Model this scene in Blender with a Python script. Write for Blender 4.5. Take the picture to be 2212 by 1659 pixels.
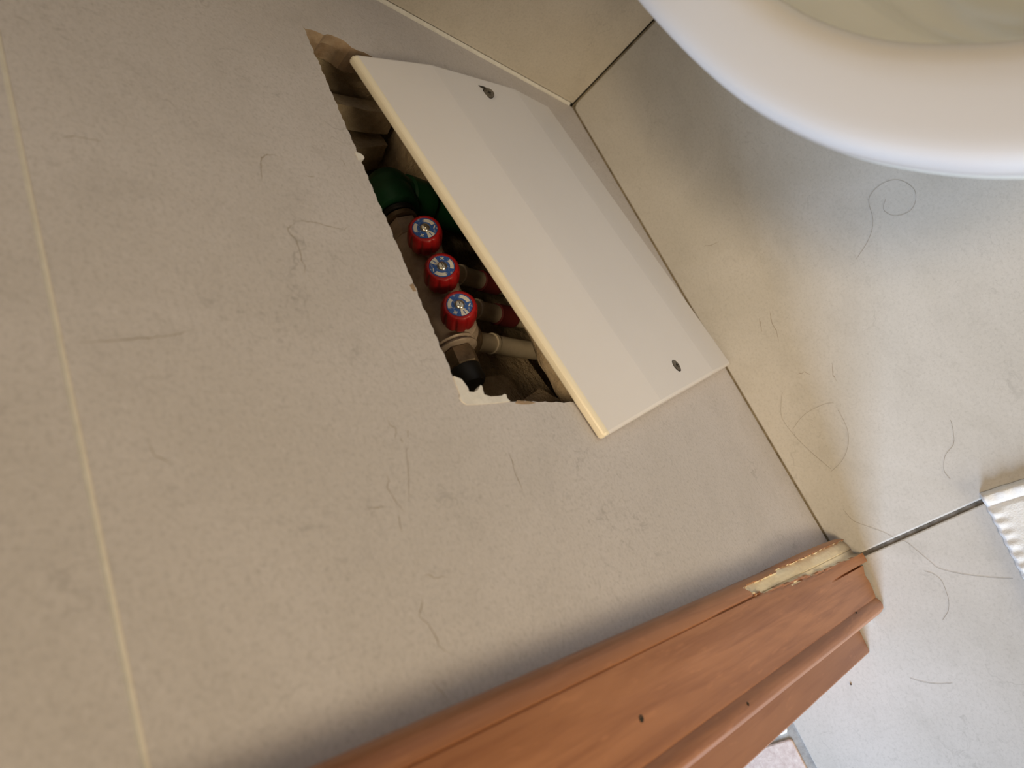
import bpy, bmesh, math, random
from mathutils import Vector, Matrix, noise, geometry
for o in list(bpy.data.objects): bpy.data.objects.remove(o)
SC = bpy.context.scene
COL = SC.collection
PI = math.pi

# ------------------------------------------------------------------ camera
RIGHT = Vector((0.38918511, 0.6594237, -0.64319152))
DOWN = Vector((0.84771877, -0.52959579, -0.03001982))
VIEW = Vector((-0.36042731, -0.53356226, -0.76511664))
CAMP = Vector((0.586206, 0.251778, 0.726392))
cd = bpy.data.cameras.new('camera'); cam = bpy.data.objects.new('camera', cd); COL.objects.link(cam)
m = Matrix((RIGHT, -DOWN, -VIEW)).transposed().to_4x4(); m.translation = CAMP
cam.matrix_world = m
cd.sensor_fit = 'HORIZONTAL'; cd.sensor_width = 36; cd.lens = 36 * 1584.785 / 2212
cd.clip_start = 0.01
cd.dof.use_dof = True; cd.dof.focus_distance = 0.60; cd.dof.aperture_fstop = 8.0
SC.camera = cam

# ------------------------------------------------------------------ world, lights, exposure
wd = bpy.data.worlds.new('world'); SC.world = wd; wd.use_nodes = True
bg = wd.node_tree.nodes['Background']; bg.inputs[0].default_value = (0.82, 0.9, 1.0, 1); bg.inputs[1].default_value = 0.06
def area(name, loc, target, sx, sy, energy, col, shape='RECTANGLE'):
    l = bpy.data.lights.new(name, 'AREA'); l.shape = shape; l.size = sx; l.size_y = sy; l.energy = energy; l.color = col
    o = bpy.data.objects.new(name, l); COL.objects.link(o); o.location = loc
    o.rotation_euler = (Vector(target) - Vector(loc)).to_track_quat('-Z', 'Y').to_euler(); return o
def spot(name, loc, target, energy, col, ang, blend, rad=.20):
    l = bpy.data.lights.new(name, 'SPOT'); l.energy = energy; l.color = col; l.spot_size = math.radians(ang); l.spot_blend = blend; l.shadow_soft_size = rad
    o = bpy.data.objects.new(name, l); COL.objects.link(o); o.location = loc
    o.rotation_euler = (Vector(target) - Vector(loc)).to_track_quat('-Z', 'Y').to_euler(); return o
spot('ceiling_spot_light', (1.15, .80, 2.35), (.43, .0, .21), 116, (1.0, .75, .45), 23, 1.0)      # warm ceiling downlight
area('room_fill_light', (1.75, .95, .52), (.4, .1, .3), .4, .5, 9.9, (1.0, .82, .53))                   # added warm fill from the room side, no known lamp there
area('hall_window_light', (2.7, -0.75, 1.25), (0.5, 0.15, 0.1), 0.9, 1.3, 106, (.575, .754, 1.0))   # daylight through the doorway
SC.view_settings.view_transform = 'Standard'; SC.view_settings.look = 'None'
SC.view_settings.exposure = 0.0; SC.view_settings.gamma = 1; SC.view_settings.use_curve_mapping = False

# ------------------------------------------------------------------ helpers
class MB:
    def __init__(s): s.v = []; s.f = []; s.mi = []
    def add(s, verts, faces, mi=0):
        n = len(s.v); s.v += [tuple(v) for v in verts]
        for f in faces: s.f.append(tuple(i + n for i in f)); s.mi.append(mi)
        return s
    def box(s, a, b, mi=0):
        x0, y0, z0 = a; x1, y1, z1 = b
        return s.add([(x0,y0,z0),(x1,y0,z0),(x1,y1,z0),(x0,y1,z0),(x0,y0,z1),(x1,y0,z1),(x1,y1,z1),(x0,y1,z1)],
                     [(0,3,2,1),(4,5,6,7),(0,1,5,4),(1,2,6,5),(2,3,7,6),(3,0,4,7)], mi)
    def lathe(s, prof, org=(0,0,0), axis=(0,0,1), seg=32, mi=0, rmod=None, e1=None, cap0=True, cap1=True):
        a = Vector(axis).normalized(); o = Vector(org)
        e1 = Vector(e1) if e1 else (Vector((1,0,0)) if abs(a.x) < .8 else Vector((0,1,0)))
        e1 = (e1 - a * e1.dot(a)).normalized(); e2 = a.cross(e1)
        V = []; F = []
        for k, (r, h) in enumerate(prof):
            for i in range(seg):
                t = 2*PI*i/seg; rr = r * (rmod(t, k, h) if rmod else 1)
                V.append(o + a*h + e1*(rr*math.cos(t)) + e2*(rr*math.sin(t)))
        for k in range(len(prof)-1):
            for i in range(seg):
                j = (i+1) % seg
                F.append((k*seg+i, k*seg+j, (k+1)*seg+j, (k+1)*seg+i))
        if cap0: F.append(tuple(range(seg-1, -1, -1)))
        if cap1: F.append(tuple((len(prof)-1)*seg+i for i in range(seg)))
        return s.add(V, F, mi)
    def tube(s, pts, r, seg=12, mi=0, caps=True):
        P = [Vector(p) for p in pts]; V = []; F = []
        t0 = (P[1]-P[0]).normalized(); up = Vector((0,0,1)) if abs(t0.z) < .8 else Vector((1,0,0))
        n = (up - t0*up.dot(t0)).normalized()
        for k, p in enumerate(P):
            t = ((P[k+1] if k+1 < len(P) else p) - (P[k-1] if k else p)).normalized()
            n = (n - t*n.dot(t)).normalized(); b = t.cross(n)
            rr = r[k] if isinstance(r, (list, tuple)) else r
            for i in range(seg):
                a = 2*PI*i/seg; V.append(p + n*(rr*math.cos(a)) + b*(rr*math.sin(a)))
        for k in range(len(P)-1):
            for i in range(seg):
                j = (i+1) % seg; F.append((k*seg+i, k*seg+j, (k+1)*seg+j, (k+1)*seg+i))
        if caps:
            F.append(tuple(range(seg-1,-1,-1))); F.append(tuple((len(P)-1)*seg+i for i in range(seg)))
        return s.add(V, F, mi)
    def grid(s, rows, mi=0, closed=False, mifn=None):
        n = len(rows[0]); V = [p for r in rows for p in r]; base = len(s.v); s.v += [tuple(v) for v in V]
        for i in range(len(rows)-1):
            for j in range(n if closed else n-1):
                k = (j+1) % n
                s.f.append((base+i*n+j, base+i*n+k, base+(i+1)*n+k, base+(i+1)*n+j)); s.mi.append(mifn(i, j) if mifn else mi)
        return s
    def slab(s, loops, lift, t0, t1, mi=0, mi_hole=None):
        """polygon (outer + holes, lists of 2D points) extruded from t0 to t1; lift(u, v, t) -> 3D"""
        flat = [p for l in loops for p in l]
        tri = geometry.tessellate_polygon([[Vector((p[0], p[1], 0)) for p in l] for l in loops])
        N = len(flat); V = [lift(p[0], p[1], t1) for p in flat] + [lift(p[0], p[1], t0) for p in flat]; F = []
        for a, b, c in tri: F.append((a, b, c)); F.append((c+N, b+N, a+N))
        k = 0; s.add(V, F, mi); base = len(s.v) - len(V)
        for q, l in enumerate(loops):
            L = len(l)
            for i in range(L):
                j = (i+1) % L; s.f.append(tuple(base+a for a in (k+i, k+j, k+j+N, k+i+N))); s.mi.append(mi_hole if q and mi_hole is not None else mi)
            k += L
        return s
    def build(s, name, mats, parent=None, smooth=False, loc=(0,0,0), bevel=0, autos=None):
        me = bpy.data.meshes.new(name); me.from_pydata(s.v, [], s.f); me.update()
        mats = mats if isinstance(mats, (list, tuple)) else [mats]
        for mm in mats: me.materials.append(mm)
        bm = bmesh.new(); bm.from_mesh(me)
        bm.faces.ensure_lookup_table()
        for f, i in zip(bm.faces, s.mi): f.material_index = i; f.smooth = smooth
        bmesh.ops.recalc_face_normals(bm, faces=bm.faces)
        bm.to_mesh(me); bm.free()
        if smooth and autos: me.set_sharp_from_angle(angle=math.radians(autos))
        o = bpy.data.objects.new(name, me); COL.objects.link(o); o.location = loc
        if parent: o.parent = parent
        if bevel:
            b = o.modifiers.new('bevel', 'BEVEL'); b.width = bevel; b.segments = 3; b.limit_method = 'ANGLE'; b.angle_limit = math.radians(40)
        return o
def tag(o, label=None, cat=None, group=None, kind=None):
    if label: o['label'] = label
    if cat: o['category'] = cat
    if group: o['group'] = group
    if kind: o['kind'] = kind
    return o
def empty(name, loc): 
    o = bpy.data.objects.new(name, None); COL.objects.link(o); o.location = loc; o.empty_display_size = .05; return o
def sub(pts, o): return [tuple(Vector(p) - Vector(o)) for p in pts]

# ------------------------------------------------------------------ materials
def new_mat(name, col, rough=.5, metal=0, spec=.5):
    mt = bpy.data.materials.new(name); mt.use_nodes = True; b = mt.node_tree.nodes['Principled BSDF']
    b.inputs['Base Color'].default_value = (*col, 1); b.inputs['Roughness'].default_value = rough; b.inputs['Metallic'].default_value = metal
    b.inputs['Specular IOR Level'].default_value = spec
    return mt
class NT:
    def __init__(s, mt): s.t = mt.node_tree; s.b = s.t.nodes['Principled BSDF']; s.co = s.n('ShaderNodeTexCoord').outputs['Object']
    def n(s, k, **kw):
        nd = s.t.nodes.new(k)
        for a, v in kw.items(): setattr(nd, a, v)
        return nd
    def l(s, a, b): s.t.links.new(a, b)
    def noise(s, scale, detail=4, rough=.55, vec=None, dist=0):
        nd = s.n('ShaderNodeTexNoise'); nd.inputs['Scale'].default_value = scale; nd.inputs['Detail'].default_value = detail
        nd.inputs['Roughness'].default_value = rough; nd.inputs['Distortion'].default_value = dist
        s.l(vec or s.co, nd.inputs['Vector']); return nd.outputs['Fac']
    def mapping(s, scale=(1,1,1), vec=None):
        nd = s.n('ShaderNodeMapping'); nd.inputs['Scale'].default_value = scale; s.l(vec or s.co, nd.inputs['Vector']); return nd.outputs[0]
    def ramp(s, fac, stops):
        nd = s.n('ShaderNodeValToRGB'); e = nd.color_ramp.elements
        while len(e) < len(stops): e.new(.5)
        for x, (p, c) in zip(e, stops): x.position = p; x.color = (*c, 1) if len(c) == 3 else c
        s.l(fac, nd.inputs[0]); return nd.outputs[0]
    def mix(s, fac, a, b, mode='MIX'):
        nd = s.n('ShaderNodeMix', data_type='RGBA', blend_type=mode)
        for sock, v in ((nd.inputs['Factor'], fac), (nd.inputs['A'], a), (nd.inputs['B'], b)):
            if hasattr(v, 'links') or isinstance(v, bpy.types.NodeSocket): s.l(v, sock)
            else: sock.default_value = v if isinstance(v, (int, float)) else (*v, 1)
        return nd.outputs['Result']
    def math(s, op, a, b=0.0):
        nd = s.n('ShaderNodeMath', operation=op)
        for sock, v in ((nd.inputs[0], a), (nd.inputs[1], b)):
            if isinstance(v, (int, float)): sock.default_value = v
            else: s.l(v, sock)
        return nd.outputs[0]
    def bump(s, h, strength, dist):
        nd = s.n('ShaderNodeBump'); nd.inputs['Strength'].default_value = strength; nd.inputs['Distance'].default_value = dist
        s.l(h, nd.inputs['Height']); s.l(nd.outputs[0], s.b.inputs['Normal'])
    def color(s, c): s.l(c, s.b.inputs['Base Color'])
def g(v): return (v, v, v)

def tile_material(name, base, lo, stretch=(1,1,1), vein=1.0):
    mt = new_mat(name, base, .42, spec=.35); t = NT(mt)
    v = t.mapping(stretch)
    cloud = t.noise(5, 5, .6, v, 1.2)
    c = t.ramp(cloud, [(.32, lo), (.68, base)])
    blotch = t.noise(26, 4, .65, v, .4)
    c = t.mix(t.ramp(blotch, [(.52, g(0)), (.75, g(.35))]), c, tuple(x*.82 for x in lo))
    # fine speckle of the print
    sp = t.noise(420, 3, .7)
    c = t.mix(t.ramp(sp, [(.50, g(0)), (.72, g(.5*vein))]), c, tuple(x*.62 for x in lo))
    c = t.mix(t.ramp(t.noise(230, 3, .75), [(.50, g(0)), (.72, g(.24*vein))]), c, tuple(x*.6 for x in lo))
    c = t.mix(t.ramp(t.noise(330, 2, .6), [(.55, g(0)), (.75, g(.20*vein))]), c, tuple(min(1, x*1.28) for x in base))
    mk = t.noise(90, 5, .7, v, 1.5)
    msk = t.ramp(t.noise(11, 2), [(.47, g(0)), (.64, g(1))])
    c = t.mix(t.math('MULTIPLY', t.ramp(mk, [(.57, g(0)), (.66, g(.5*vein))]), msk), c, tuple(x*.6 for x in lo))
    # hairline cracks of the stone print
    vo = t.n('ShaderNodeTexVoronoi', feature='DISTANCE_TO_EDGE'); vo.inputs['Scale'].default_value = 13
    wob = t.n('ShaderNodeTexNoise'); wob.inputs['Scale'].default_value = 40; wob.inputs['Detail'].default_value = 3; t.l(t.co, wob.inputs['Vector'])
    ad = t.n('ShaderNodeMixRGB'); ad.inputs[0].default_value = .045; t.l(v, ad.inputs[1]); t.l(wob.outputs['Color'], ad.inputs[2])
    t.l(ad.outputs[0], vo.inputs['Vector'])
    crack = t.ramp(vo.outputs['Distance'], [(0, g(1)), (.012, g(0))])
    cm = t.ramp(t.noise(17, 3, .6), [(.53, g(0)), (.66, g(.45*vein))])
    c = t.mix(t.math('MULTIPLY', crack, cm), c, tuple(x*.5 for x in lo))
    t.color(c)
    t.bump(t.noise(900, 2, .6), .05, .0005)
    return mt
M = {}
M['wall_tile'] = tile_material('wall_tile', (.645, .610, .63), (.565, .53, .53), (1.0, 1, .8))
M['back_tile'] = tile_material('back_tile', (.62, .565, .49), (.53, .475, .40), (1, 1, 1), .7)
M['floor_tile'] = tile_material('floor_tile', (.66, .64, .62), (.56, .54, .505), (.8, 1, 1), .6)
M['vein'] = new_mat('vein', (.36, .31, .26), .5)
def noisy(name, a, b, scale, rough=.7, bump=0, bd=.002, detail=5, metal=0, spec=.4):
    mt = new_mat(name, a, rough, metal, spec); t = NT(mt)
    t.color(t.ramp(t.noise(scale, detail, .65), [(.35, a), (.68, b)]))
    if bump: t.bump(t.noise(scale*3, 4, .7), bump, bd)
    return mt
M['grout_light'] = noisy('grout_light', (.70, .665, .61), (.80, .765, .71), 120, .9, .3, .0005)
M['grout_dark'] = noisy('grout_dark', (.09, .082, .07), (.24, .22, .20), 130, .95, .4, .001)
M['grout_grey'] = noisy('grout_grey', (.30, .29, .28), (.45, .44, .42), 130, .95, .4, .001)
M['edge_grout'] = noisy('edge_grout', (.20, .165, .11), (.46, .40, .29), 60, .95, .4, .001)
M['dirt'] = noisy('dirt', (.035, .03, .02), (.09, .075, .05), 150, .95, .4, .001)
M['plaster_brown'] = noisy('plaster_brown', (.30, .20, .125), (.44, .33, .23), 60, .95, .7, .003)
M['tile_body'] = noisy('tile_body', (.36, .25, .165), (.50, .38, .27), 80, .9, .5, .001)
M['masonry'] = noisy('masonry', (.40, .31, .20), (.62, .51, .36), 28, .95, .9, .006)
M['rubble'] = noisy('rubble', (.38, .29, .19), (.60, .49, .35), 40, .95, .9, .004)
M['filler'] = noisy('filler', (.70, .68, .66), (.82, .80, .78), 90, .8, .5, .0015)
M['panel'] = noisy('panel', (.81, .785, .81), (.83, .805, .83), 6, .33, .04, .0003)
M['panel_edge_lit'] = noisy('panel_edge_lit', (.86, .80, .67), (.89, .835, .71), 10, .3)  # top edge of the white panel, warm lamp light painted in as cream
M['screw'] = noisy('screw', (.085, .07, .055), (.20, .175, .145), 260, .5, 0, metal=.25)
M['dark_hole'] = new_mat('dark_hole', (.03, .025, .02), .9)
M['steel'] = new_mat('steel', (.72, .68, .58), .25, .95)
M['brass'] = noisy('brass', (.36, .265, .195), (.60, .47, .37), 55, .42, .25, .001, metal=.12)
M['brass_dark'] = noisy('brass_dark', (.13, .09, .052), (.32, .22, .13), 60, .42, .2, .001, metal=.25)
M['plug'] = new_mat('plug', (.022, .02, .017), .5)
M['red'] = noisy('red', (.27, .008, .010), (.36, .011, .012), 60, .35, .06, .0005)
M['red_sleeve'] = new_mat('red_sleeve', (.15, .018, .018), .7)
M['green'] = noisy('green', (.006, .050, .018), (.009, .075, .027), 40, .5, .08, .001)
M['pex'] = noisy('pex', (.62, .54, .41), (.74, .66, .52), 40, .45)
M['ceramic'] = new_mat('ceramic', (.86, .86, .79), .16, spec=.5)
M['seat'] = new_mat('seat', (.72, .71, .71), .22, spec=.5)
M['water'] = new_mat('water', (.80, .83, .77), .03); M['water'].node_tree.nodes['Principled BSDF'].inputs['Transmission Weight'].default_value = .8
M['chrome'] = new_mat('chrome', (.8, .8, .8), .12, 1)
M['hair'] = new_mat('hair', (.22, .17, .125), .6)
M['crumb'] = new_mat('crumb', (.12, .09, .07), .9)
M['paint'] = new_mat('paint', (.74, .72, .67), .8)
M['pink_tile'] = noisy('pink_tile', (.62, .49, .45), (.84, .73, .68), 150, .6, .3, .001)
M['white_tile'] = noisy('white_tile', (.82, .82, .82), (.88, .88, .88), 50, .4)
# sticker print: worn blue with white marks
def sticker(name, a, b):
    mt = new_mat(name, a, .5); t = NT(mt)
    t.color(t.mix(t.ramp(t.noise(520, 3, .6), [(.55, g(0)), (.68, g(.75))]), a, b)); return mt
M['st_blue'] = sticker('sticker_blue', (.022, .085, .33), (.40, .41, .42)); M['st_white'] = sticker('sticker_white', (.62, .60, .57), (.40, .38, .42))
# wood veneer with grain along z
def wood(name, a, b, streak):
    mt = new_mat(name, a, .38, spec=.4); t = NT(mt)
    v = t.mapping((1, 1, .055)); f = t.noise(130, 5, .6, v, .5); w = t.noise(28, 4, .6, t.mapping((1, 1, .10)), .8)
    c = t.ramp(w, [(.35, a), (.65, b)])
    c = t.mix(t.ramp(f, [(.46, g(0)), (.70, g(.7))]), c, streak)
    fl = t.noise(300, 2, .5, t.mapping((1, 1, .18)))
    c = t.mix(t.ramp(fl, [(.62, g(0)), (.75, g(.25))]), c, tuple(x*1.35 for x in b))
    t.color(c); t.bump(f, .06, .0006); return mt
M['wood'] = wood('wood', (.33, .138, .062), (.47, .215, .106), (.22, .078, .032))
M['wood_jamb'] = wood('wood_jamb', (.34, .155, .080), (.42, .20, .105), (.27, .11, .055))
def mdf():
    mt = new_mat('bare_board', (.68, .56, .38), .85); t = NT(mt)
    c = t.ramp(t.noise(70, 5, .6, t.mapping((1, 1, .3))), [(.35, (.78, .66, .47)), (.65, (.90, .82, .64))])
    sx = t.n('ShaderNodeSeparateXYZ'); t.l(t.co, sx.inputs[0])
    h = t.math('ADD', sx.outputs['Z'], t.math('MULTIPLY', t.noise(60, 4), .03))   # damp grime soaked up from the floor
    c = t.mix(t.ramp(h, [(.018, g(.85)), (.050, g(0))]), c, (.20, .14, .10))
    t.color(c); t.bump(t.noise(260, 3), .3, .0008); return mt
M['mdf'] = mdf()
def cloth_mat():
    mt = new_mat('cloth', (.80, .80, .80), .95, spec=.1); t = NT(mt)
    b = t.b; b.inputs['Sheen Weight'].default_value = .3
    t.color(t.ramp(t.noise(160, 4, .7), [(.3, (.80, .80, .80)), (.62, (.92, .92, .92))]))
    t.bump(t.noise(600, 4, .7), .6, .0012); return mt
M['cloth'] = cloth_mat()

# ------------------------------------------------------------------ the setting: walls
rnd = random.Random(7)
def wl(u, v, t): return (u, t, v)        # wall-plane slab: u = x, v = z, t = y
def jag(p, q, n, amp, k, scal=0):
    """points from p towards q (q excluded) with a chipped, scalloped edge"""
    out = []
    for i in range(n):
        t = i/n; x = p[0]+(q[0]-p[0])*t; z = p[1]+(q[1]-p[1])*t
        dx, dz = q[0]-p[0], q[1]-p[1]; L = math.hypot(dx, dz); nx, nz = -dz/L, dx/L
        d = amp*noise.noise(Vector((x*140, z*140, k))) + .5*amp*noise.noise(Vector((x*480, z*480, k+3)))
        if scal: d += scal*abs(math.sin(PI*t*L/.0095 + 1.3*noise.noise(Vector((x*60, z*60, k)))))
        out.append((x+nx*d, z+nz*d))
    return out
top_side = [(.1060,.4188),(.1074,.4166),(.1052,.4120),(.1040,.4074),(.1040,.3991),(.1005,.395),(.099,.3911),(.098,.3827),(.0991,.3773),(.103,.3728),(.1032,.3669),(.1015,.36)]
hole = jag((.1015,.355), (.1015,.252), 30, .0012, 1)
hole += jag((.1015,.252), (.4290,.252), 60, .0012, 2)
hole += jag((.4290,.252), (.4294,.4178), 40, .0010, 3)
hole += jag((.4294,.4178), (.1063,.4186), 150, .0008, 4, .0011)
hole += top_side
wall = MB()
H2 = [(.093,.24),(.437,.24),(.437,.428),(.093,.428)]
wall.slab([[(-.15,-.03),(.655,-.03),(.655,2.4),(-.15,2.4)], jag(H2[0],H2[1],30,.003,11)+jag(H2[1],H2[2],20,.003,12)+jag(H2[2],H2[3],30,.003,13)+jag(H2[3],H2[0],20,.003,14)], wl, -.022, -.0085)
wall.box((-.15,-.17,-.03), (.085,-.0221,2.4)).box((.46,-.17,-.03), (.655,-.0221,2.4)).box((.085,-.17,-.03),(.46,-.125,2.4)).box((.085,-.125,.45),(.46,-.0221,2.4)).box((.085,-.125,-.03),(.46,-.0221,.0))
wall.box((.655,-.17,2.05), (1.50,-.002,2.4)).box((1.50,-.17,-.03), (2.1,-.002,2.4))
WL = tag(wall.build('wall_left', M['plaster_brown']), 'tiled wall with a cut access hole beside the door trim', 'wall', kind='structure')
zg, gw = .6248, .0014
tl = MB().slab([[(.0028,.0006),(.6545,.0006),(.6545,zg-gw),(.0028,zg-gw)], hole], wl, -.0085, 0, 0, 1)
T1 = tl.build('tile', [M['wall_tile'], M['tile_body']], WL); T1['label'] = 'large beige wall tile with the jagged cut hole'
MB().slab([[(.0028,zg+gw),(.6545,zg+gw),(.6545,1.247),(.0028,1.247)]], wl, -.0085, 0).build('tile', M['wall_tile'], WL)
for z0 in (1.251, 1.855):
    MB().box((.0028,-.0085,z0), (.6545,0,min(z0+.6,2.4))).build('tile', M['wall_tile'], WL)
MB().box((.0028,-.0084,zg-gw-.0002), (.6545,-.0007,zg+gw+.0002)).box((.0028,-.0084,1.2465),(.6545,-.0007,1.2515)).build('grout', M['grout_light'], WL)['label'] = 'pale grout line between the wall tiles'
MB().add([(0,-.003,z) for z in (.006,2.39)]+[(.0034,.0001,z) for z in (.006,2.39)]+[(.0020,.0010,z) for z in (.006,2.39)]+[(.0003,.0030,z) for z in (.006,2.39)], [(0,1,3,2),(2,3,5,4),(4,5,7,6),(6,7,1,0)]).build('corner_grout', M['grout_light'], WL)['label'] = 'pale grout fillet in the wall corner'
# torn-off and brown edges of the hole
MB().slab([[( .1074,.4166),(.1052,.4120),(.1040,.4074),(.1040,.3991),(.1005,.395),(.099,.3911),(.098,.3827),(.0991,.3773),(.103,.3728),(.1032,.3669),(.1000,.3545),(.092,.354),(.090,.42),(.105,.4205)]], wl, -.022, -.0086).build('plaster_edge', M['plaster_brown'], WL)
flake = [(.4128,.4177),(.4148,.4119),(.4180,.4106),(.421,.4096),(.4235,.4102),(.4238,.4060),(.4222,.4017),(.4200,.3992),(.4183,.397),(.4194,.3962),(.4224,.3972),(.4252,.3976),(.4266,.3925),(.4262,.387),(.4257,.3814),(.4245,.379),(.4248,.377),(.4277,.3776),(.4295,.3759),(.4302,.382),(.4308,.389),(.4316,.400),(.4322,.4114),(.4323,.4169),(.4300,.4196),(.4279,.4201),(.4251,.4186),(.4196,.4184)]
def lumpy(poly, name, mat, parent, t0, t1, seed, amp=.0012):
    """thin irregular chip: slab with jittered front face"""
    c = (sum(p[0] for p in poly)/len(poly), sum(p[1] for p in poly)/len(poly))
    mb = MB(); rows = []
    for s_, d in ((1, t0), (1, t1-.0006), (.9, t1), (.6, t1), (.25, t1)):
        rows.append([(c[0]+(p[0]-c[0])*s_, d + (amp*noise.noise(Vector((p[0]*300*s_, p[1]*300, seed))) if s_ < 1 else 0), c[1]+(p[1]-c[1])*s_) for p in poly])
    mb.grid(rows, closed=True); n = len(poly)
    mb.f.append(tuple(4*n+i for i in range(n))); mb.mi.append(0)
    return mb.build(name, mat, parent, smooth=False)
def ear(poly, name, mat, parent, t0, t1):
    return MB().slab([poly], wl, t0, t1).build(name, mat, parent)
ear(flake, 'torn_filler', M['filler'], WL, -.004, .0008)['label'] = 'white torn filler at the lower corner of the hole'
ear([(.2336,.4202),(.2330,.4161),(.2340,.4140),(.2357,.4132),(.2376,.4140),(.2392,.4168),(.2406,.4202)], 'filler_bit', M['filler'], WL, -.004, .0006)
ear([(.4286,.368),(.4290,.361),(.4292,.355),(.4302,.350),(.4312,.357),(.4314,.365),(.4306,.371)], 'brown_chip', M['plaster_brown'], WL, -.004, .0003)
ear([(.3440,.4178),(.3500,.4178),(.3505,.4205),(.3460,.4215)], 'brown_chip', M['plaster_brown'], WL, -.004, .0003)
# veins of the stone print, on wall and floor tiles
WV=[[(0.3096,0.4941),(0.3126,0.4933),(0.3105,0.4819),(0.3099,0.4749),(0.311,0.4706),(0.3104,0.4617),(0.3108,0.4578),(0.3065,0.4529)],[(0.3126,0.4933),(0.3152,0.4937),(0.3197,0.4987),(0.3223,0.4995),(0.327,0.4961),(0.3349,0.4966),(0.3429,0.4979),(0.345,0.4968),(0.349,0.4978),(0.3525,0.5003)],[(0.2873,0.5055),(0.2744,0.5024),(0.2674,0.4997),(0.2632,0.4956),(0.2613,0.4891),(0.2618,0.4856)],[(0.2703,0.4722),(0.2716,0.4695),(0.2704,0.4643)],[(0.2435,0.4361),(0.2469,0.4347),(0.2517,0.4343)],[(0.4399,0.4798),(0.4445,0.4796),(0.4472,0.4763),(0.4542,0.4801)],[(0.4518,0.476),(0.4557,0.4755)],[(0.448,0.4687),(0.4526,0.4711)],[(0.4571,0.4724),(0.4608,0.4759),(0.4653,0.4768),(0.4708,0.4789),(0.4803,0.4828),(0.4873,0.486)],[(0.471,0.4934),(0.4758,0.4933),(0.4792,0.4958),(0.4871,0.4936),(0.4896,0.4919),(0.4932,0.4908)],[(0.4885,0.5122),(0.4883,0.5063),(0.4884,0.5003)],[(0.4927,0.4947),(0.4988,0.4964),(0.5022,0.4962)],[(0.4637,0.3979),(0.4704,0.3978),(0.4775,0.4002),(0.4848,0.3996),(0.4911,0.4005)],[(0.5246,0.494),(0.5241,0.491),(0.5261,0.4877),(0.5267,0.4793)],[(0.531,0.4977),(0.5359,0.4995),(0.541,0.5041),(0.5452,0.5005),(0.5515,0.499),(0.5558,0.4988),(0.5603,0.4941)],[(0.5675,0.51),(0.571,0.5074),(0.5743,0.5057),(0.5787,0.504)],[(0.4067,0.6200),(0.403,0.5988),(0.3994,0.5811),(0.3944,0.5677)],[(0.2936,0.6072),(0.2906,0.6019),(0.2895,0.5956),(0.2893,0.5879)],[(0.4515,0.6015),(0.4566,0.6),(0.4599,0.5945)]]
FV=[[(0.3591,0.0685),(0.3722,0.064),(0.3809,0.0638),(0.3921,0.0596)],[(0.4285,0.0584),(0.4304,0.0654),(0.4358,0.0686)],[(0.4372,0.0915),(0.447,0.0862),(0.455,0.0859)],[(0.2586,0.0466),(0.2632,0.0535),(0.2656,0.0626)],[(0.3594,0.0561),(0.3738,0.0509)]]
def veins(lines, lift, w0):
    mb = MB()
    for li, line in enumerate(lines):
        P = []
        for (a, b) in zip(line, line[1:]):
            n = max(2, int(math.hypot(b[0]-a[0], b[1]-a[1])/.0012))
            for i in range(n):
                t = i/n; x = a[0]+(b[0]-a[0])*t; z = a[1]+(b[1]-a[1])*t
                P.append((x+.0007*noise.noise(Vector((x*500,z*500,li))), z+.0007*noise.noise(Vector((x*500,z*500,li+9)))))
        P.append(line[-1])
        A = []; B = []
        for i, p in enumerate(P):
            q0 = P[max(i-1,0)]; q1 = P[min(i+1,len(P)-1)]; dx, dz = q1[0]-q0[0], q1[1]-q0[1]; L = math.hypot(dx,dz) or 1
            e = min(1, 4*min(i, len(P)-1-i)/len(P)+.1)
            w = w0*e*(.45+1.1*abs(noise.noise(Vector((p[0]*260,p[1]*260,li+4)))))
            A.append(lift(p[0]-dz/L*w, p[1]+dx/L*w)); B.append(lift(p[0]+dz/L*w, p[1]-dx/L*w))
        mb.grid([A, B])
    return mb
veins(WV, lambda u, v: (u, .00006, v), .00035).build('vein', M['vein'], T1)['label'] = 'thin brown veins in the stone print'

# the cavity behind the hole
cav = MB()
def cav_pt(x, y, z):
    p = Vector((x, y, z)); d = .007*noise.noise(p*45) + .004*noise.noise(p*120)
    return (x + .6*d, min(y + d, -.0222) if y < -.03 else y, z + .8*d)
NX, NZ, NY = 70, 80, 20
x0, x1, z0, z1, yb, yf = .090, .455, .004, .442, -.112, -.0222
L = lambda a, b, i, n: a+(b-a)*i/n
cav.grid([[cav_pt(L(x0,x1,i,NX), yb, L(z0,z1,j,NZ)) for i in range(NX+1)] for j in range(NZ+1)])
cav.grid([[cav_pt(x0, L(yb,yf,i,NY), L(z0,z1,j,NZ)) for i in range(NY+1)] for j in range(NZ+1)])
cav.grid([[cav_pt(x1, L(yb,yf,i,NY), L(z0,z1,j,NZ)) for i in range(NY+1)] for j in range(NZ+1)])
cav.grid([[cav_pt(L(x0,x1,i,NX), L(yb,yf,j,NY), z0) for i in range(NX+1)] for j in range(NY+1)])
cav.grid([[cav_pt(L(x0,x1,i,NX), L(yb,yf,j,NY), z1) for i in range(NX+1)] for j in range(NY+1)])
cav.build('cavity', M['masonry'], WL, smooth=True)['label'] = 'rough dark masonry inside the hole'
led = MB(); rows = []
for j, (yy, zz) in enumerate([(-.0225,.02),(-.0223,.20),(-.0222,.262),(-.0225,.268),(-.029,.270),(-.034,.268),(-.037,.262),(-.038,.20),(-.038,.02)]):
    rows.append([(x, yy + (.004*noise.noise(Vector((x*50, j*.4, 2))) if j > 3 else 0), zz + (.004*noise.noise(Vector((x*60, j*.4, 5))) if zz > .1 else 0)) for x in [L(.088,.456,i,70) for i in range(71)]])
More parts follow.
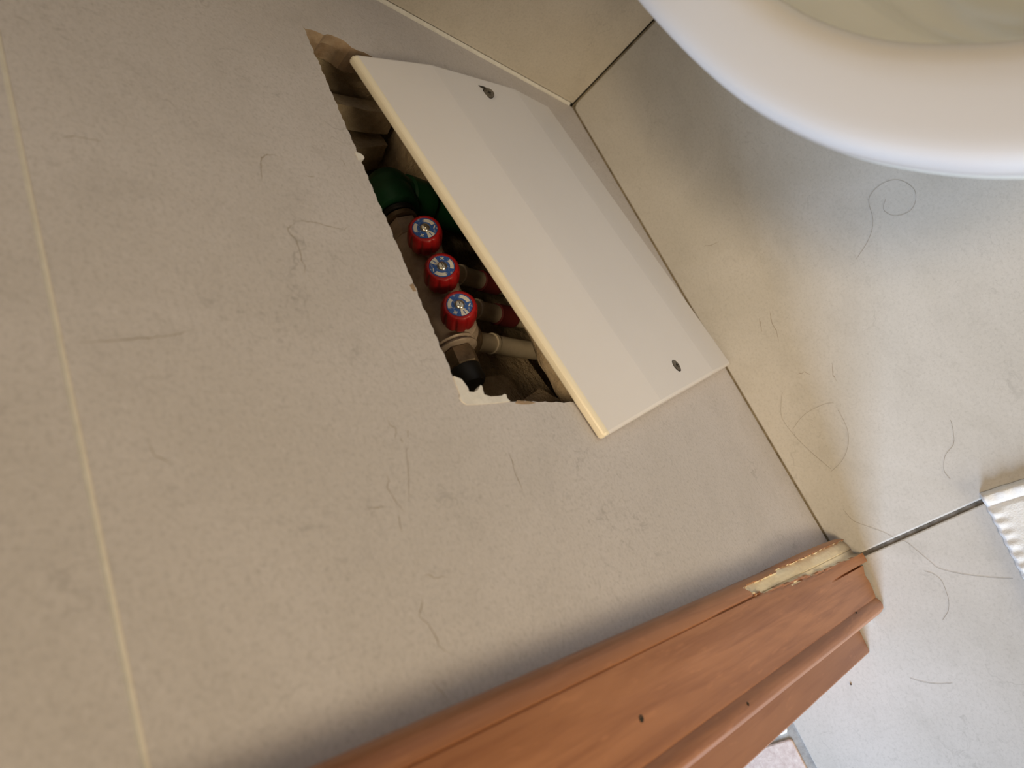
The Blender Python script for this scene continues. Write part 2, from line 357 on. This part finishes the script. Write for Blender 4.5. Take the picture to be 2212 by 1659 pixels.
led.grid(rows).build('mortar_ledge', M['rubble'], WL, smooth=True)
def rubble(c, s, rot, seed, mat='rubble'):
    bm = bmesh.new(); bmesh.ops.create_cube(bm, size=1); bmesh.ops.subdivide_edges(bm, edges=bm.edges, cuts=4, use_grid_fill=True)
    R = Matrix.Rotation(rot[2],3,'Z') @ Matrix.Rotation(rot[1],3,'Y') @ Matrix.Rotation(rot[0],3,'X')
    mb = MB(); V = []
    for v in bm.verts:
        p = Vector((v.co.x*s[0], v.co.y*s[1], v.co.z*s[2])); p *= 1 - .22*max(0, v.co.length-.55)
        p = R @ p + Vector(c); V.append(p + .0022*noise.noise_vector(p*90+Vector((seed,0,0))))
    mb.add(V, [[v.index for v in f.verts] for f in bm.faces]); bm.free()
    return mb.build('rubble', M[mat], WL, smooth=True, autos=40)
for i, (c, s, r) in enumerate([((.118,-.080,.335),(.040,.03,.07),(.2,.3,.1)), ((.150,-.090,.375),(.05,.03,.035),(0,.15,.2)), ((.135,-.060,.280),(.06,.05,.03),(.1,-.2,.3)),
        ((.175,-.092,.290),(.035,.03,.06),(.3,.1,0)), ((.112,-.050,.345),(.022,.02,.09),(.1,.2,.3)), ((.205,-.096,.395),(.09,.02,.04),(.1,0,.05)),
        ((.385,-.095,.300),(.05,.03,.10),(.2,.1,.2)), ((.425,-.075,.315),(.03,.05,.09),(0,.1,.1)), ((.355,-.098,.225),(.10,.03,.05),(.1,.2,.1)), ((.410,-.060,.262),(.035,.035,.03),(.4,.2,.5))]):
    rubble(c, s, r, i*3.1, 'masonry' if i in (1, 5, 6, 8) else 'rubble')

# back wall, far walls, ceiling
WB = tag(MB().box((-.15,-.17,-.03), (-.0085,1.6,2.4)).build('wall_back', M['grout_light']), 'beige tiled end wall behind the white toilet', 'wall', kind='structure')
for k, (z0, z1) in enumerate([(.0012, zg-gw), (zg+gw, 1.247), (1.251, 1.85), (1.854, 2.4)]):
    for (y0, y1) in ((.003, .7985), (.8015, 1.6)): MB().box((-.0085, y0, z0), (0, y1, z1)).build('tile', M['back_tile'], WB, bevel=.0008)
tag(MB().box((-.15,1.6,-.03), (2.1,1.7,2.4)).build('wall_right', M['paint']), 'plain side wall across from the access hole', 'wall', kind='structure')
tag(MB().box((2.0,-.17,-.03), (2.1,1.6,2.4)).build('wall_front', M['paint']), 'plain wall at the far side of the doorway', 'wall', kind='structure')
tag(MB().box((-.15,-.17,2.4), (2.1,1.7,2.5)).build('ceiling', M['paint']), 'plain pale ceiling over the bathroom', 'ceiling', kind='structure')

# ------------------------------------------------------------------ floor
FL = tag(MB().box((-.15,-2.2,-.05), (3.2,1.7,-.010)).build('floor', M['dirt']), 'pale stone-look tiled floor', 'floor', kind='structure')
def ft(x0, y0, x1, y1, mat='floor_tile', r=.003, z=0):
    P = []
    for cx, cy, a0 in ((x1-r,y1-r,0),(x0+r,y1-r,90),(x0+r,y0+r,180),(x1-r,y0+r,270)):
        for k in range(5):
            a = math.radians(a0+90*k/4); P.append((cx+r*math.cos(a), cy+r*math.sin(a)))
    mb = MB(); n = len(P); cx, cy = (x0+x1)/2, (y0+y1)/2
    ins = lambda d: [(p[0]-math.copysign(d, p[0]-cx), p[1]-math.copysign(d, p[1]-cy)) for p in P]
    mb.grid([[(*p, -.012) for p in P], [(*p, z-.0012) for p in P], [(*p, z-.0003) for p in ins(.0004)], [(*p, z) for p in ins(.0013)]], closed=True)
    mb.f.append(tuple(3*n+i for i in range(n))); mb.mi.append(0)
    return mb.build('tile', M[mat], FL)
F1 = ft(.0026, .0014, .5995, .4730, r=.007); F1['label'] = 'large pale floor tile along the wall under the toilet'
F2 = ft(.6033, -.1208, 1.199, .4730); F2['label'] = 'pale floor tile reaching into the doorway'
ft(1.203, -.1208, 1.799, .4730); ft(1.803,-.1208,2.0,.473)
for x0, x1 in ((.0026,.5995),(.6033,1.199),(1.203,1.799),(1.803,2.0)):
    ft(x0, .4768, x1, 1.072); ft(x0, 1.0758, x1, 1.6)
MB().box((.5990,.003,-.0099), (.6038,1.6,-.0016)).build('grout', M['grout_dark'], FL)['label'] = 'dark dirty grout line across the floor'
MB().box((.0045,.4725,-.0099), (2.0,.4772,-.0016)).build('grout', M['grout_dark'], FL)
MB().box((.0,-.008,-.0099), (.655,.0030,-.0016)).box((0,.0,-.0099),(.0029,1.6,-.0008)).build('edge_grout', M['edge_grout'], FL)
MB().box((.655,-.1305,-.0099), (2.0,-.1200,-.0020)).box((.7200,-.60,-.0099),(.7268,-.1300,-.0022)).build('grout', M['grout_grey'], FL)['label'] = 'wide grey grout line at the threshold'
ft(.30, -.42, .7207, -.1300, 'white_tile', .004); ft(.7262, -.42, 1.13, -.1304, 'pink_tile', .0035)
for i in range(5):
    for j in range(5): ft(.30+.42*i+(.0082 if i else 0), -.84-.42*j, .7172+.42*i, -.4285-.42*j, 'pink_tile', .005)
for i in range(5): ft(1.137+.42*i, -.42, 1.549+.42*i, -.1304, 'pink_tile', .005)
veins(FV, lambda u, v: (u, v, .00006), .0004).build('vein', M['vein'], F1)

# ------------------------------------------------------------------ door trim (architrave) and jamb
prof = [(.5800,-.001),(.5800,.004),(.5802,.008),(.5808,.011),(.5820,.0135),(.5840,.0155),(.5865,.0168),(.5895,.0176),(.5924,.0180),(.5931,.0172),(.5938,.0180),(.600,.0184),(.608,.0184),(.616,.0172),(.624,.0157),(.632,.0141),(.6374,.0131),(.6387,.0124),(.6402,.0134),(.643,.0147),(.646,.0151),(.649,.0139),(.6512,.0108),(.6526,.007),(.6531,.003),(.6531,-.001)]
cols = []
for (a, b) in zip(prof, prof[1:]):
    n = max(1, int(math.hypot(b[0]-a[0], b[1]-a[1])/.0009))
    cols += [(a[0]+(b[0]-a[0])*i/n, a[1]+(b[1]-a[1])*i/n) for i in range(n)]
cols.append(prof[-1])
zs = [.0016*i for i in range(175)] + [.28+.01*i for i in range(1, 60)] + [.9, 1.2, 1.6, 2.08]
def chip(x, z):
    w = .0012*noise.noise(Vector((x*90, z*70, 3))) + .0006*noise.noise(Vector((x*300, z*250, 8)))
    lo = .5830 + w + (.0016 if z > .176 else 0)
    if z > .233 + 12*w: return False
    hi = (.5922 if z > .195 else .5925 + (.195-z)*.024 + (.0018 if z < .13 else 0)) + .0010 + w
    return lo < x < hi and z > -1
def chip2(x, z): return .1455 < z < .170 and abs(x-(.5972+(z-.157)*.02)) < .0011*(1-abs(z-.158)/.0135)
rows = []
for z in zs:
    row = []
    for (x, y) in cols:
        yy = y; xx = x
        if chip(x, z): yy -= .0022 + .0004*noise.noise(Vector((x*400, z*300, 1)))
        if chip2(x, z): yy -= .0007
        zb = .0007 + (.0060*math.exp(-((x-.6175)/.006)**2) if y > 0 else 0) + (.0012*(1+noise.noise(Vector((x*300, 0, 2)))))
        zz = zb + z*(1 - zb/.3) if z < .3 else z
        if .5975 < x < .6085 and z < .075: yy += .0050*(1-z/.075)**2 * min(1, (x-.5975)/.002)
        if .6087 < x < .6100 and z < .095: yy -= .0045*(1-z/.095)**.8
        if z > .075 and z < .30 and x > .592:   # lifted seam of veneer that continues the groove
            sx = .5931+max(0,(.235-z))*.045
            if abs(x-sx) < .0007: yy -= .0007
        row.append((xx, yy, zz))
    rows.append(row)
TR = MB().grid(rows, mifn=lambda i, j: 1 if (chip(.5*(cols[j][0]+cols[j+1][0]), .5*(zs[i]+zs[i+1])) or chip2(.5*(cols[j][0]+cols[j+1][0]), .5*(zs[i]+zs[i+1]))) and cols[j][1] > .009 else 0)
TR = tag(TR.build('trim_1', [M['wood'], M['mdf']], smooth=True, autos=35), 'brown wood-veneer door trim, chipped to bare board at its foot', 'trim', kind='structure')
# the peeling sliver of veneer along the wall edge, and small nail holes
rows = []
for i in range(60):
    z = .012 + .165*i/59; b = .0022*math.sin(PI*i/59)**.7; w = .0016*(1 if i > 4 else .4+.15*i); nz = .0004*noise.noise(Vector((z*200, 1, 2))); dn = .0045*max(0, (i-46)/13)
    rows.append([(.5799-b*.2, .0080-dn, z), (.5799-b*.5, .0128+b-dn, z), (.5812-b*.3+nz, .0150+b-dn, z), (.5812+w+nz, .0160+b*.9+nz-dn, z), (.5812+w+nz, .0152+b*.9+nz-dn, z), (.5808, .0105-dn, z)])
MB().grid(rows, closed=True).build('veneer_sliver', M['wood'], TR, smooth=True, autos=40)['label'] = 'lifted strip of torn veneer'
for (x, y, z, r) in ((.6200,.0166,.4078,.0011),(.6440,.0150,.3040,.0007),(.5867,.0142,.2000,.0006),(.5882,.0144,.187,.0005),(.6398,.0132,.0660,.0007)):
    MB().lathe([(r*1.7,-.0006),(r*1.7,.0),(r,.0002),(r*.8,-.0001)], (x,y,z), (.1,1,0), 12).build('nail_hole', M['dark_hole'], TR)
jb = MB()
jp = [(.6555,-.0168),(.6560,-.0160),(.6780,-.0178),(.6790,-.0190),(.6790,-.1210),(.6555,-.1210)]
jr = []
for z in [.0012*i for i in range(60)] + [.08+.02*i for i in range(20)] + [.6, 1.2, 2.05]:
    jr.append([(x - (.0007*max(0, noise.noise(Vector((1, z*220, 4)))) if .677 < x and z < .4 else 0), y, max(z, .0012)) for x, y in jp])
jb.grid(jr, closed=True)
tag(jb.build('trim_2', M['wood_jamb'], smooth=False), 'brown wooden door jamb set back behind the trim bead', 'jamb', kind='structure')
tag(MB().box((1.46,-.121,.001),(1.499,-.017,2.05)).build('trim_3', M['wood_jamb']), 'brown door jamb on the far side of the doorway', 'jamb', kind='structure')

# ------------------------------------------------------------------ access panel
PC = Vector((.255, .0088, .1945)); PA = .2531
ca, sa = math.cos(PA), math.sin(PA)
AP = tag(empty('access_panel', PC), 'white folded access panel with two screws, leaning askew over the hole', 'panel')
AP.rotation_euler = (0, PA, 0)          # local x along the panel, local -z down its width, local y outwards
Lh = .1725; w2 = .0666; w1 = .0868; dp = .0095; th = .0078
front = [(w2+w1, 0), (w2, dp), (-w2, dp), (-(w2+w1), 0)]      # (local z, local y)
R_ = .0045
pts = []
def arc(cz, cy, r, a0, a1, n=5): return [(cz+r*math.cos(math.radians(a0+(a1-a0)*k/n)), cy+r*math.sin(math.radians(a0+(a1-a0)*k/n))) for k in range(n+1)]
W = w2+w1; sl = math.degrees(math.atan2(dp, w1))
sec = arc(W-R_, -R_, R_, 0, 90-sl*.5) + [(w2+.0012, dp-.00008), (w2-.0012, dp), (-w2+.0012, dp), (-w2-.0012, dp-.00008)] + arc(-W+R_, -R_, R_, 90+sl*.5, 180) + arc(-W+.0015, -th+.0015, .0015, 180, 270, 3) + arc(W-.0015, -th+.0015, .0015, 270, 360, 3)
rows = []
for (x, ins) in ((-Lh,.0022),(-Lh+.0006,.0009),(-Lh+.0022,0),(Lh-.0022,0),(Lh-.0006,.0009),(Lh,.0022)):
    rows.append([(x, y - ins*(1 if y > -.003 else -1)*.6, z - math.copysign(min(ins*.8, abs(z)), z)) for z, y in sec])
bd = MB().grid(rows, closed=True); n = len(sec)
bd.f += [tuple(range(n-1,-1,-1)), tuple(5*n+i for i in range(n))]; bd.mi += [0, 0]
n_e = 6
for fi, f in enumerate(bd.f[:-2]):
    j = fi % n
    if j < n_e-1 or j >= n-4: bd.mi[fi] = 1
bd.build('board', [M['panel'], M['panel_edge_lit']], AP, smooth=True, autos=2.5)
for i, (sx, tilt) in enumerate(((-.1512, .16), (.1512, .0))):
    s = empty('screw', (sx, dp, .0002)); s.parent = AP
    bpy.data.objects.remove(s)
    sm = MB().lathe([(.0052,.0001),(.0052,.0005),(.0046,.0007),(.0042,.0004),(.0030,.00065),(.0012,.0008)], (0,0,0), (0,1,0), 24, 0)
    sm.box((-.0021,.0006,-.00045),(.0021,.00095,.00045), 1).box((-.00045,.0006,-.0021),(.00045,.00095,.0021), 1)
    sm.lathe([(.0058,-.0002),(.0058,.00010),(.0051,.00014)], (-.0002*i,0,.0004), (0,1,0), 24, 1)
    if i == 0:   # bent end of the screw hole's burr
        sm.tube([(-.0052,.0003,.001),(-.0062,.0006,.0032),(-.0074,.0006,.0054),(-.0090,.0005,.0072)], [.0008,.0009,.0007,.0003], 8, 1)
    so = sm.build('screw', [M['screw'], M['dark_hole']], AP, loc=(sx, dp, .0002)); so.rotation_euler = (0, .4+i, 0)
    if i == 0:   # half-turned out, head leaning up and out
        so.rotation_euler = Vector((.10, 1, .42)).to_track_quat('Y', 'Z').to_euler(); so.location.y += .0016
    so['label'] = 'dull metal screw with a bent burr' if i == 0 else 'dull recessed metal screw'

# ------------------------------------------------------------------ manifold with three red valve knobs
MO = Vector((.291, -.0640, .3225))
MF = tag(empty('pipe_manifold', MO), 'old brass heating manifold with three red valve knobs inside the wall hole', 'manifold')
AX = Vector((0, .785, .62)).normalized()
knob_top = [Vector((.2548,-.030,.3412)), Vector((.2921,-.030,.3412)), Vector((.3278,-.030,.3410))]
KH = .0195
b = MB()
rt = .0140
b.lathe([(rt*.92,-.055),(rt,-.0535),(rt,.046),(rt*1.03,.047),(rt*1.18,.0475),(rt*1.22,.0485),(rt*1.18,.0495),(rt*1.05,.0500),(rt*1.05,.0515),(rt*1.2,.052),(rt*1.22,.053),(rt*1.1,.0545)], (0,0,0), (1,0,0), 36, 0)
b.build('manifold_body', M['brass'], MF, smooth=True, autos=50)
for i, kt in enumerate(knob_top):
    o = kt - MO - AX*(KH+.016)
    bb = MB().lathe([(.0125,-.006),(.0135,.002),(.0128,.005),(.0145,.0055),(.0145,.0085),(.0105,.0095),(.0075,.012),(.0075,.018)], o, AX, 28, 0)
    bb.lathe([(.0105,0),(.0105,.012),(.0125,.0125),(.0125,.019)], (o.x, o.y-.001, o.z+.006), (0,-.12,-1), 24, 0)
    bb.build('valve_body', M['brass'], MF, smooth=True, autos=50)
def hexnut(mb, x0, x1, r, mi=0):
    return mb.lathe([(r*.9,0),(r,.0012),(r,x1-x0-.0012),(r*.9,x1-x0)], (x0,0,0), (1,0,0), 6, mi)
hexnut(MB(), .0545, .0700, .0138).build('hex_nut', M['brass_dark'], MF)
MB().lathe([(.0118,.0),(.0122,.001),(.0122,.0125),(.0105,.0150),(.004,.0158)], (.0700,0,0), (1,0,0), 26).build('end_plug', M['plug'], MF, smooth=True, autos=40)['label'] = 'black plug on the manifold end'
hexnut(MB(), -.072, -.0545, .0142).build('hex_nut', M['brass'], MF)
MB().lathe([(.0125,0),(.0145,.001),(.0145,.005),(.013,.006)], (-.0785,0,0), (1,0,0), 28).build('union_ring', M['brass_dark'], MF, smooth=True, autos=40)
MB().lathe([(.0145,0),(.0155,.001),(.0155,.004),(.0145,.005)], (-.084,0,0), (1,0,0), 28).build('gasket', M['plug'], MF, smooth=True, autos=40)
# pipe nuts under the valves
for i, kt in enumerate(knob_top):
    MB().lathe([(.0125,0),(.0142,.0012),(.0142,.0090),(.0130,.0098),(.0130,.0112),(.0142,.012),(.0142,.0140),(.0120,.0160)], (kt.x-MO.x, -.0055, -.0150+(.0085 if i < 2 else 0)), (0,-.10,-1), 24).build('pipe_nut', M['brass_dark'], MF, smooth=True, autos=40)
E1 = RIGHT - AX*RIGHT.dot(AX); E1.normalize(); E2 = AX.cross(E1)
def lobes(t, k, h):
    if h > .0180 or k == 0: return 1
    return 1 - .085*max(0, 1-((1+math.cos(9*t))/.62))
def make_sticker():
    mb = MB()
    def P(r, a, h): return E1*(r*math.cos(math.radians(a))) + E2*(r*math.sin(math.radians(a))) + AX*h
    N = 40; h = KH-.0003
    mb.add([P(0,0,h)]+[P(.0097, 360*i/N, h) for i in range(N)], [(0, 1+i, 1+(i+1)%N) for i in range(N)], 0)
    def arcm(a0, a1, r0, r1, hh=.0001):
        n = 12; mb.grid([[P(r0, a0+(a1-a0)*i/n, h+hh) for i in range(n+1)], [P(r1, a0+(a1-a0)*i/n, h+hh) for i in range(n+1)]], 1)
    arcm(145, 207, .0061, .0088); arcm(26, 92, .0058, .0087); arcm(-78, -38, .0040, .0094)
    def bar(ca_, rad, rot, ln, wd, mi=1, hh=.0001):
        c = P(rad, ca_, h+hh); u = E1*math.cos(math.radians(rot)) + E2*math.sin(math.radians(rot)); w = AX.cross(u)
        mb.add([c-u*ln/2-w*wd/2, c+u*ln/2-w*wd/2, c+u*ln/2+w*wd/2, c-u*ln/2+w*wd/2], [(0,1,2,3)], mi)
    bar(-112, .0073, 25, .0034, .0009); bar(-112, .0073, 115, .0034, .0009)       # plus
    bar(6, .0073, 70, .0030, .0009)                                                # minus
    bar(-56, .0070, -56, .0036, .0008, 0, .0002)                                   # pointer stroke on the white wedge
    return mb
for i, kt in enumerate(knob_top):
    loc = kt - MO - AX*KH
    k = MB().lathe([(.0108,0),(.0130,.0014),(.0136,.0036),(.0138,.009),(.0137,.0142),(.0133,.0168),(.0123,.0188),(.0113,.0195),(.0102,.0195),(.0098,.0189)], (0,0,0), AX, 108, 0, lobes, E1)
    ko = k.build('valve_knob', M['red'], MF, smooth=True, loc=loc, autos=50)
    st = make_sticker().build('sticker', [M['st_blue'], M['st_white']], ko)
    st['label'] = 'worn blue and white dial sticker with plus and minus'
    st.rotation_mode = 'QUATERNION'
    from mathutils import Quaternion
    st.rotation_quaternion = Quaternion(AX, math.radians((8, 205, 0)[i]))
    MB().lathe([(.0040,.0187),(.0040,.0196),(.0036,.0205),(.0025,.0211),(.0010,.0214)], (0,0,0), AX, 24).box(tuple(AX*.0214-Vector((.0014,.0002,.0004))), tuple(AX*.0214+Vector((.0014,.0002,.0003)))).build('screw', M['steel'], ko, smooth=True, autos=45)
# plastic pipes running down from the manifold
for i, kt in enumerate(knob_top):
    pos = ('under the valve knob nearest the green pipe', 'under the middle valve knob', 'under the valve knob nearest the black plug')[i]
    o = Vector((kt.x, -.0700, .2900))
    p = tag(empty('water_pipe', o), 'beige plastic pipe ' + pos, 'pipe', 'beige pipes below the manifold')
    path = [(0, .0006, .014), (0, 0, .0), (.0004, -.001, -.02), (.001, -.003, -.06), (.001, -.005, -.12), (.001, -.006, -.20), (0, -.006, -.275)]
    MB().tube(path, .0082, 20).build('pipe', M['pex'], p, smooth=True, autos=50)
    if i < 2:
        MB().lathe([(.0085,0),(.0098,.0006),(.0098,.024),(.0085,.0246)], (.0009,-.0026,-.0500), (.0,-.033,-1), 20).build('sleeve', M['red_sleeve'], p, smooth=True, autos=40)['label'] = 'dull red sleeve'
    MB().lathe([(.0083,0),(.0092,.0004),(.0092,.0035),(.0083,.004)], (.0004,-.0008,-.0225), (0,-.03,-1), 20).build('collar', M['pex'], p, smooth=True, autos=40)
# green plastic pipe with elbow
o = Vector((.1840, -.0640, .3225))
gp = tag(empty('green_pipe', o), 'dark green plastic pipe elbow joined to the brass manifold and turning down', 'pipe')
MB().lathe([(.0195,-.006),(.0200,.004),(.0205,.0055),(.0205,.0190),(.0195,.0215),(.0165,.0225)], (0,0,0), (1,0,0), 36).build('socket', M['green'], gp, smooth=True, autos=40)
MB().lathe([(.0205*math.cos(a), .0205*math.sin(a)) for a in [math.radians(-85+10*i) for i in range(18)]], (-.002,0,-.001), (.7,0,.7), 32).build('elbow', M['green'], gp, smooth=True, autos=60)
MB().lathe([(.0185,.0),(.0185,.012),(.0205,.0135),(.0208,.016),(.0208,.036),(.0195,.0385),(.0165,.039)], (-.002,-.001,-.004), (.02,-.03,-1), 34).build('socket', M['green'], gp, smooth=True, autos=40)
MB().tube([(-.002,-.002,-.036),(-.001,-.003,-.09),(0,-.004,-.20),(0,-.004,-.312)], .0160, 26).build('pipe', M['green'], gp, smooth=True, autos=50)

# ------------------------------------------------------------------ toilet
TO = Vector((.30, .393, 0))
TL = tag(empty('toilet', TO), 'white toilet with rounded seat seen from above, beside the tiled end wall', 'toilet')
half = [(.100,.152),(.130,.178),(.18,.192),(.24,.1980),(.308,.1965),(.3775,.1868),(.4280,.1695),(.4632,.1475),(.4930,.1195),(.5155,.086),(.5305,.045),(.5358,.0)]
def catmull(P, n):
    out = []
    for i in range(len(P)-1):
        p0 = Vector(P[max(i-1,0)]); p1 = Vector(P[i]); p2 = Vector(P[i+1]); p3 = Vector(P[i+2]) if i+2 < len(P) else Vector((P[i][0], -P[i][1]))
        for k in range(n):
            t = k/n; out.append(.5*((2*p1)+(p2-p0)*t+(2*p0-5*p1+4*p2-p3)*t*t+(3*p1-p0-3*p2+p3)*t**3))
    return out
hc = catmull(half, 7)
outl = [Vector((p.x-TO.x, -p.y)) for p in hc] + [Vector((half[-1][0]-TO.x, 0))] + [Vector((p.x-TO.x, p.y)) for p in reversed(hc)]
NO = len(outl); ctr = Vector((.02, 0))
def inset(d):
    out = []
    for i, p in enumerate(outl):
        q0 = outl[(i-1) % NO]; q1 = outl[(i+1) % NO]; t = (q1-q0).normalized(); nrm = Vector((-t.y, t.x))
        if nrm.dot(ctr-p) < 0: nrm = -nrm
        out.append(p + nrm*side(d, p))
    return out
def scl(s, dx=0): return [Vector((ctr.x+dx+(p.x-ctr.x)*s, p.y*s)) for p in outl]
def side(d, p):
    t = min(1, max(0, (p.x+TO.x-.36)/.16)); return d if d < .03 else d*(.90+.17*t*t*(3-2*t))
def ring_mesh(sec): 
    return MB().grid([[(p.x, p.y, z) for p in pl] for pl, z in sec], closed=True)
ZS = .4015
ins = lambda d, z: (inset(d), z)
seat_sec = [ins(.006,ZS-.021), ins(.0015,ZS-.0195), ins(.0,ZS-.0165), ins(.0002,ZS-.0095), ins(.0012,ZS-.0050), ins(.0032,ZS-.0021), ins(.0060,ZS-.0007), ins(.0095,ZS-.0001), ins(.014,ZS), ins(.020,ZS), ins(.028,ZS-.0002), ins(.036,ZS-.0010), ins(.0420,ZS-.0032), ins(.0465,ZS-.0075), ins(.0485,ZS-.0125), ins(.0488,ZS-.0165), ins(.0475,ZS-.0205), ins(.006,ZS-.021)]
ring_mesh(seat_sec).build('seat', M['seat'], TL, smooth=True)
bowl_sec = [ins(.075,ZS-.30), (scl(.60),.10), (scl(.62),.18), (scl(.74),.27), (scl(.88),.335), (scl(.955),.362), ins(.0035,ZS-.030), ins(.0015,ZS-.027), ins(.004,ZS-.0235), ins(.012,ZS-.0225), ins(.038,ZS-.0225), ins(.0430,ZS-.0240), ins(.0450,ZS-.029), ins(.0440,ZS-.036), ins(.0470,ZS-.042), ins(.0500,ZS-.060), (scl(.66),.312), (scl(.62),.300), (scl(.605),.296), (scl(.56),.268), (scl(.52),.254), (scl(.50),.250), (scl(.42),.222), (scl(.34),.198), (scl(.24),.180), (scl(.12),.172)]
bowl_sec = [(scl(.58, -.05), 0.0), (scl(.60, -.045), .012), (scl(.56, -.04), .05)] + [(scl(.54, -.03), .12)] + bowl_sec[2:]
bo = ring_mesh(bowl_sec); bo.f.append(tuple((len(bowl_sec)-1)*NO+i for i in range(NO))); bo.mi.append(0)
bo.build('bowl', M['ceramic'], TL, smooth=True)
wv = scl(.20); wm = MB().add([(p.x, p.y, .1785) for p in wv], [tuple(range(NO))]); wm.build('water', M['water'], TL)
for sgn in (-1, 1):
    MB().lathe([(.011,0),(.012,.002),(.012,.022),(.009,.025)], (-.185, .075*sgn, ZS-.022), (0,0,1), 20).build('hinge', M['chrome'], TL, smooth=True, autos=40)
MB().box((-.297,-.17,.355), (-.17,.17,ZS-.0225)).box((-.297,-.10,.0), (-.15,.10,.356)).build('back_ledge', M['ceramic'], TL, bevel=.012)

# ------------------------------------------------------------------ white cloth
CO = Vector((.5945, .1335, 0))
cw = MB(); NXc, NYc = 130, 110; rows = []
for j in range(NYc+1):
    v = .30*(j/NYc)**1.6; row = []
    for i in range(NXc+1):
        u = .24*(i/NXc)**1.25
        z = .0085 + .0012*noise.noise(Vector((u*30, v*30, 1)))
        z += .0042*math.exp(-((u-.060)/.014)**2) * (1/(1+math.exp(-(v-.030)/.006)))          # soft fold
        z += .0010*math.exp(-((v-.006)/.005)**2)*math.cos(2*PI*(u+.0012*noise.noise(Vector((u*80,0,0))))/.0092)*min(1,u/.012)   # ribbed hem
        z += .0026*math.exp(-((u-.005)/.0045)**2) + .0008*math.exp(-((u-.005)/.005)**2)*math.sin(2*PI*v/.014)
        z -= .0026*math.exp(-((u-.0125)/.0014)**2)
        e = min(u/.0030, 1)**.5 * min(v/.0030, 1)**.5
        z = .0012 + (z-.0012)*e
        bu = .0009*noise.noise(Vector((v*90, 3, 0))) if u < .004 else 0
        bv = .0004*math.sin(2*PI*u/.0092) if v < .004 else 0
        row.append((u+bu, v+bv, z))
    rows.append(row)
cw.grid(rows)
bot = [rows[0][i] for i in range(NXc+1)]
cw.grid([[(p[0], p[1], .0006) for p in bot], bot]); sid = [r[0] for r in rows]; cw.grid([[(p[0], p[1], .0006) for p in sid], sid])
cl = cw.build('cloth', M['cloth'], smooth=True, loc=CO); cl.rotation_euler = (0, 0, math.radians(-7))
tag(cl, 'white terry cloth with ribbed hem lying flat on the floor across the grout line', 'cloth')

# ------------------------------------------------------------------ hairs and a crumb on the floor
HP = [([(0.3661,0.16),(0.357,0.1784),(0.3443,0.1905),(0.3251,0.198),(0.3207,0.2134),(0.327,0.226),(0.3417,0.2311),(0.3525,0.2264),(0.3572,0.2175),(0.3526,0.2062),(0.3418,0.2025),(0.3347,0.2089)], 'fine hair curled in a loop on the tile below the toilet rim'),
 ([(0.5589,0.0284),(0.5715,0.031),(0.5807,0.0388),(0.5914,0.0487),(0.5987,0.0539),(0.6061,0.0609),(0.6164,0.065),(0.6288,0.0695),(0.6364,0.0728),(0.6446,0.0825),(0.6513,0.0927),(0.659,0.1065),(0.6641,0.1177)], 'long thin hair crossing the dark grout line towards the white cloth'),
 ([(0.6341,0.0612),(0.6389,0.0663),(0.646,0.0689),(0.6546,0.0675),(0.6627,0.065),(.670,.060),(.675,.052)], 'short arched hair lying between the door trim and the white cloth'),
 ([(0.4698,0.073),(0.4662,0.0643),(0.4655,0.0439),(0.472,0.0268)], 'short hair nearest the panel in the hair tangle by the wall'),
 ([(0.4362,0.0369),(0.4454,0.0297),(0.4585,0.0234),(0.4795,0.0255),(0.5002,0.0308),(0.5215,0.0382)], 'long hair in the tangle lying closest along the wall edge'),
 ([(0.4777,0.0728),(0.4957,0.0709),(0.5091,0.0642),(0.5194,0.0518),(0.5239,0.0368)], 'bowed hair on the far side of the tangle by the wall'),
 ([(0.5318,0.1474),(0.5383,0.1453),(0.5501,0.139),(0.5554,0.1288),(0.562,0.1228),(0.5681,0.12),(0.5749,0.1207)], 'faint curved hair on the tile just short of the white cloth'),
 ([(0.7091,0.0016),(0.7155,0.0101),(0.7204,0.0208),(0.7229,0.0311)], 'short dark hair on the bright doorway tile')]
for pts, lab in HP:
    P = [Vector((*p, 0)) for p in pts]; o = P[0].copy(); path = []
    for i in range(len(P)-1):
        p0, p1, p2, p3 = P[max(i-1,0)], P[i], P[i+1], P[min(i+2,len(P)-1)]
        for k in range(6):
            t = k/6; q = .5*((2*p1)+(p2-p0)*t+(2*p0-5*p1+4*p2-p3)*t*t+(3*p1-p0-3*p2+p3)*t**3); path.append((q.x-o.x, q.y-o.y, .00035))
    path.append((P[-1].x-o.x, P[-1].y-o.y, .00035))
    tag(MB().tube(path, .00008, 5).build('hair', M['hair'], loc=o, smooth=True), lab, 'hair', 'stray hairs on the floor')
bm = bmesh.new(); bmesh.ops.create_icosphere(bm, subdivisions=2, radius=.0009)
cm = MB().add([v.co*(1+.35*noise.noise(v.co*900)) * (1 if 1 else 1) for v in bm.verts], [[v.index for v in f.verts] for f in bm.faces]); bm.free()
tag(cm.build('crumb', M['crumb'], loc=(.6986,-.0495,.0006)), 'tiny dark crumb on the bright tile below the door jamb', 'crumb')
